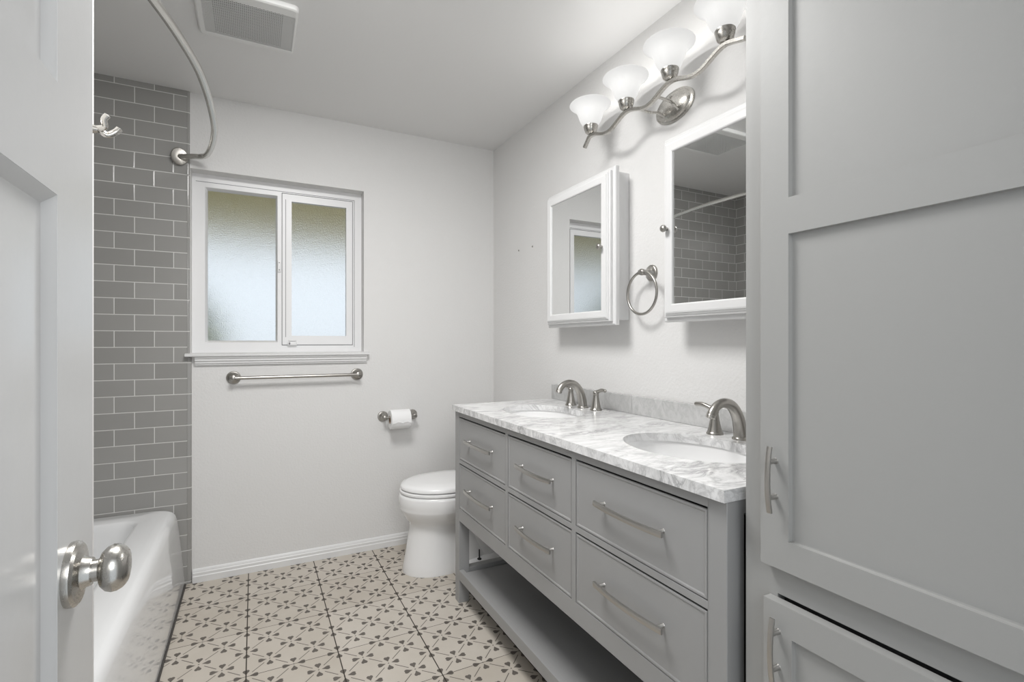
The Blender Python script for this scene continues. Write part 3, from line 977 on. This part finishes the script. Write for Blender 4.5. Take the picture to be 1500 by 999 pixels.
# ------------------------------------------------------------------ tall linen cabinet
CF = 0.845
CY0, CY1 = 0.0, 0.652
tall = thing('linen_cabinet', 'tall gray floor to ceiling linen cabinet at the right edge', 'cabinet', (1.10, 0.32, 0))
b = bm_new(); box(b, CF + 0.0215, XR - 0.001, CY0, CY1, 0.0, ZC - 0.001)
obj('carcass', b, M['cabinet'], tall)
b = bm_new(); plate(b, rect(CY0, CY1, 0.0, ZC - 0.001), [rect(0.07, 0.586, 0.09, 0.7225)], YZ, CF, CF + 0.0213)
obj('face_frame', b, M['cabinet'], tall, 20)
b = bm_new(); box(b, CF + 0.0190, CF + 0.0212, 0.0705, 0.5855, 0.0905, 0.7220)  # thin dark sheet painted as the shade behind the lower door
obj('interior_shade_sheet', b, M['inside_shade'], tall)
def shaker(name, y0, y1, z0, z1, rails, sw, parent):
    b = bm_new()
    edges = [z0] + [v for r in rails for v in r] + [z1]
    holes = []
    zz = [(z0 + sw, rails[0][0])] + [(rails[i][1], rails[i + 1][0]) for i in range(len(rails) - 1)] + [(rails[-1][1], z1 - sw)] if rails else [(z0 + sw, z1 - sw)]
    for a, c in zz:
        holes.append(rect(y0 + sw, y1 - sw, a, c))
    plate(b, rect(y0, y1, z0, z1), holes, YZ, CF - 0.020, CF - 0.0005)
    d = obj(name, b, M['cabinet'], parent, 20)
    for a, c in zz:
        b = bm_new()
        ring_frame(b, YZ, (y0 + sw - 0.0005, y1 - sw + 0.0005, a - 0.0005, c + 0.0005), (y0 + sw + 0.003, y1 - sw - 0.003, a + 0.003, c - 0.003), [(0, CF - 0.0185), (0.15, CF - 0.0175), (0.4, CF - 0.011), (1, CF - 0.0105)])
        box(b, CF - 0.0105, CF - 0.004, y0 + sw, y1 - sw, a, c)
        obj('recessed_panel', b, M['cabinet'], d, 15)
    return d
d1 = shaker('door', 0.045, 0.606, 0.7765, 2.34, [(1.3666, 1.4300)], 0.0535, tall)
pull(d1, (CF - 0.020, 0.5765, 0.935), 0.0585, (0, 0, 1), (-1, 0, 0), M['nickel_pull'], 0.022, 0.006, 0.0045, 0.0022, 0.54)
d2 = shaker('door', 0.045, 0.600, 0.06, 0.7160, [], 0.0535, tall)
pull(d2, (CF - 0.020, 0.5715, 0.634), 0.0585, (0, 0, 1), (-1, 0, 0), M['nickel_pull'], 0.022, 0.006, 0.0045, 0.0022, 0.54)

# ------------------------------------------------------------------ medicine cabinets
def make_medicine(ya, yb, knob_y, label):
    """ya < yb: limits of the surround"""
    z0, z1 = 1.246, 1.877
    t = thing('medicine_cabinet', label, 'medicine cabinet', (XR, (ya + yb) / 2, z0), 'mirrored medicine cabinets')
    b = bm_new(); box(b, 1.2855, XR - 0.0005, ya + 0.029, yb - 0.029, 1.268, 1.866, 0.001, 1)
    obj('cabinet_body', b, M['white_cab'], t)
    b = bm_new()
    rings = []
    for ins, x in ((0.0, 1.2852), (0.0, 1.270), (0.003, 1.266), (0.006, 1.2645)):
        rings.append([(x, a, c) for a, c in rect(ya + ins, yb - ins, z0 + ins, z1 - ins)])
    loft(b, rings)
    obj('surround_frame', b, M['white_cab'], t, 20)
    oy0, oy1, oz0, oz1 = ya + 0.014, yb - 0.014, z0 + 0.015, z1 - 0.018
    iy0, iy1, iz0, iz1 = oy0 + 0.047, oy1 - 0.046, oz0 + 0.045, oz1 - 0.043
    b = bm_new()
    ring_frame(b, YZ, (oy0, oy1, oz0, oz1), (iy0, iy1, iz0, iz1),
               [(0, 1.264), (0, 1.253), (0.05, 1.251), (0.17, 1.2505), (0.19, 1.2465), (0.30, 1.2450), (0.32, 1.2415), (0.42, 1.240), (0.90, 1.240), (0.97, 1.2415), (1.0, 1.244), (1.0, 1.249)])
    d = obj('mirror_door', b, M['white_cab'], t, 15)
    b = bm_new(); box(b, 1.2465, 1.2640, iy0 - 0.001, iy1 + 0.001, iz0 - 0.001, iz1 + 0.001)
    obj('mirror', b, M['mirror'], d)
    b = bm_new()
    lathe(b, (1.240, knob_y, 1.560), (-1, 0, 0), [(0.006, -0.002), (0.0055, 0.008), (0.006, 0.010), (0.0115, 0.014), (0.0125, 0.018), (0.0105, 0.023), (0.004, 0.0255), (0.0005, 0.026)], 24)
    obj('knob', b, M['nickel'], d, 50)
    return t
make_medicine(1.566, 2.070, 1.618, 'white framed mirrored medicine cabinet over the far sink')
make_medicine(0.797, 1.301, 1.262, 'white framed mirrored medicine cabinet over the near sink beside the tall cabinet')

# ------------------------------------------------------------------ towel ring
tr = thing('towel_ring', 'brushed nickel towel ring hanging between the two medicine cabinets', 'towel ring', (XR, 1.463, 1.28))
b = bm_new(); rosette(b, (XR, 1.463, 1.444), (-1, 0, 0), 0.031, 0.050)
obj('wall_post', b, M['nickel'], tr, 50)
b = bm_new(); lathe(b, (XR - 0.052, 1.478, 1.444), (0, -1, 0), [(0.006, 0), (0.010, 0.004), (0.010, 0.026), (0.006, 0.030)], 18)
obj('ring_clasp', b, M['nickel'], tr, 50)
b = bm_new()
pts = [(XR - 0.052 , 1.463 + 0.080 * sin(2 * pi * k / 64), 1.364 + 0.080 * cos(2 * pi * k / 64)) for k in range(65)]
tube(b, pts, 0.0052, 12, False)
bmesh.ops.remove_doubles(b, verts=b.verts[:], dist=1e-4)
obj('ring', b, M['nickel'], tr, 60)

# ------------------------------------------------------------------ wall anchors left of the mirrors
for k, (y, z, lab) in enumerate(((2.552, 1.707, 'small leftover wall screw anchor, the one nearer the corner'), (2.393, 1.7035, 'small leftover wall screw anchor, the one nearer the mirror cabinet'))):
    t = thing('wall_anchor', lab, 'screw anchor', (XR, y, z - 0.005), 'leftover wall anchors')
    b = bm_new(); lathe(b, (XR, y, z), (-1, 0, 0), [(0.0055, -0.002), (0.0055, 0.001), (0.0045, 0.0025)], 14)
    sc = obj('screw_head', b, M['nickel'], t)
    b = bm_new(); lathe(b, (XR - 0.0022, y, z), (-1, 0, 0), [(0.003, 0), (0.003, 0.0008)], 10)
    obj('screw_recess', b, M['black'], sc)

# ------------------------------------------------------------------ vanity light
LX = 1.230
LY = [1.676, 1.456, 1.236, 1.016]
fix = thing('vanity_light', 'four bulb satin nickel wall light with frosted bell shades above the mirrors', 'wall light', (XR, 1.346, 2.0))
b = bm_new()
lathe(b, (XR, 1.342, 2.038), (-1, 0, 0), [(0.092, 0.0), (0.092, 0.006), (0.086, 0.009), (0.081, 0.010), (0.078, 0.014), (0.055, 0.021), (0.02, 0.024), (0.0005, 0.0245)], 48, sy=0.62)
bp_ = obj('wall_plate', b, M['nickel_bright'], fix, 40)
b = bm_new(); lathe(b, (XR - 0.021, 1.342, 2.067), (-1, 0, 0), [(0.006, -0.006), (0.006, 0.002), (0.003, 0.005)], 14)
obj('cap_nut', b, M['nickel'], bp_)
def wave(y):
    return 2.027 + 0.015 * cos(2 * pi * (y - 1.016) / 0.22)
ys = [1.722, 1.712, 1.700] + [1.69 - i * 0.01 for i in range(69)] + [0.992, 0.980, 0.965, 0.950]
path = [(LX, y, wave(min(max(y, 1.0), 1.69)) - (0.9 * (y - 1.688) if y > 1.69 else 0.35 * (1.004 - y) if y < 1.0 else 0)) for y in ys]
b = bm_new(); sweep_rect(b, path, (1, 0, 0), 0.0075, 0.0062)
obj('wavy_bar', b, M['nickel_bright'], fix, 30)
for y in (1.392, 1.300):
    b = bm_new()
    pts = catmull([(LX + 0.004, y, wave(y)), (LX + 0.055, y, wave(y) - 0.001), (LX + 0.085, y - (y - 1.342) * 0.2, 2.022), (XR - 0.016, y - (y - 1.342) * 0.3, 2.010)], 6)
    tube(b, pts, 0.0052, 12)
    obj('support_arm', b, M['nickel_bright'], fix, 50)
for y in LY:
    b = bm_new()
    lathe(b, (LX, y, 2.040), (0, 0, 1), [(0.005, -0.004), (0.005, 0.008), (0.016, 0.010), (0.0235, 0.017), (0.0275, 0.030), (0.0285, 0.0385), (0.0295, 0.040), (0.0295, 0.043), (0.020, 0.043), (0.020, 0.034), (0.005, 0.030)], 28)
    cup = obj('socket_cup', b, M['nickel_bright'], fix, 40)
    z0 = 2.0815
    outp = [(0.0255, 0.0), (0.034, 0.008), (0.0425, 0.022), (0.049, 0.040), (0.0545, 0.056), (0.0615, 0.069), (0.071, 0.079), (0.0805, 0.0855), (0.0845, 0.0875)]
    inp = [(0.0835, 0.0900), (0.0790, 0.0885), (0.069, 0.0815), (0.0590, 0.0710), (0.052, 0.057), (0.0465, 0.040), (0.040, 0.023), (0.0315, 0.010), (0.024, 0.003), (0.022, 0.003)]
    b = bm_new(); lathe(b, (LX, y, z0), (0, 0, 1), outp + inp, 40, False, True)
    obj('glass_shade', b, M['shade'], fix, 60)
    b = bm_new(); lathe(b, (LX, y, 2.080), (0, 0, 1), [(0.010, 0.005), (0.011, 0.018), (0.018, 0.030), (0.022, 0.045), (0.021, 0.056), (0.014, 0.066), (0.004, 0.0705), (0.0005, 0.071)], 20)
    obj('bulb', b, M['bulb'], fix, 60)
    l = bpy.data.lights.new('vanity_bulb_light', 'POINT')
    l.energy = LAMP_W
    l.shadow_soft_size = 0.03
    l.color = (1.0, 0.985, 0.96)
    lo = bpy.data.objects.new('vanity_bulb_light', l)
    lo.location = (LX, y, 2.140)
    COL.objects.link(lo)

# the fixture hangs a little out of level
fix.rotation_euler = (-0.041, 0, 0)
fix.location.z -= 0.003
for o in COL.objects:
    if o.type == 'LIGHT' and o.name.startswith('vanity_bulb'):
        o.location.z += -0.041 * (o.location.y - 1.346) - 0.003
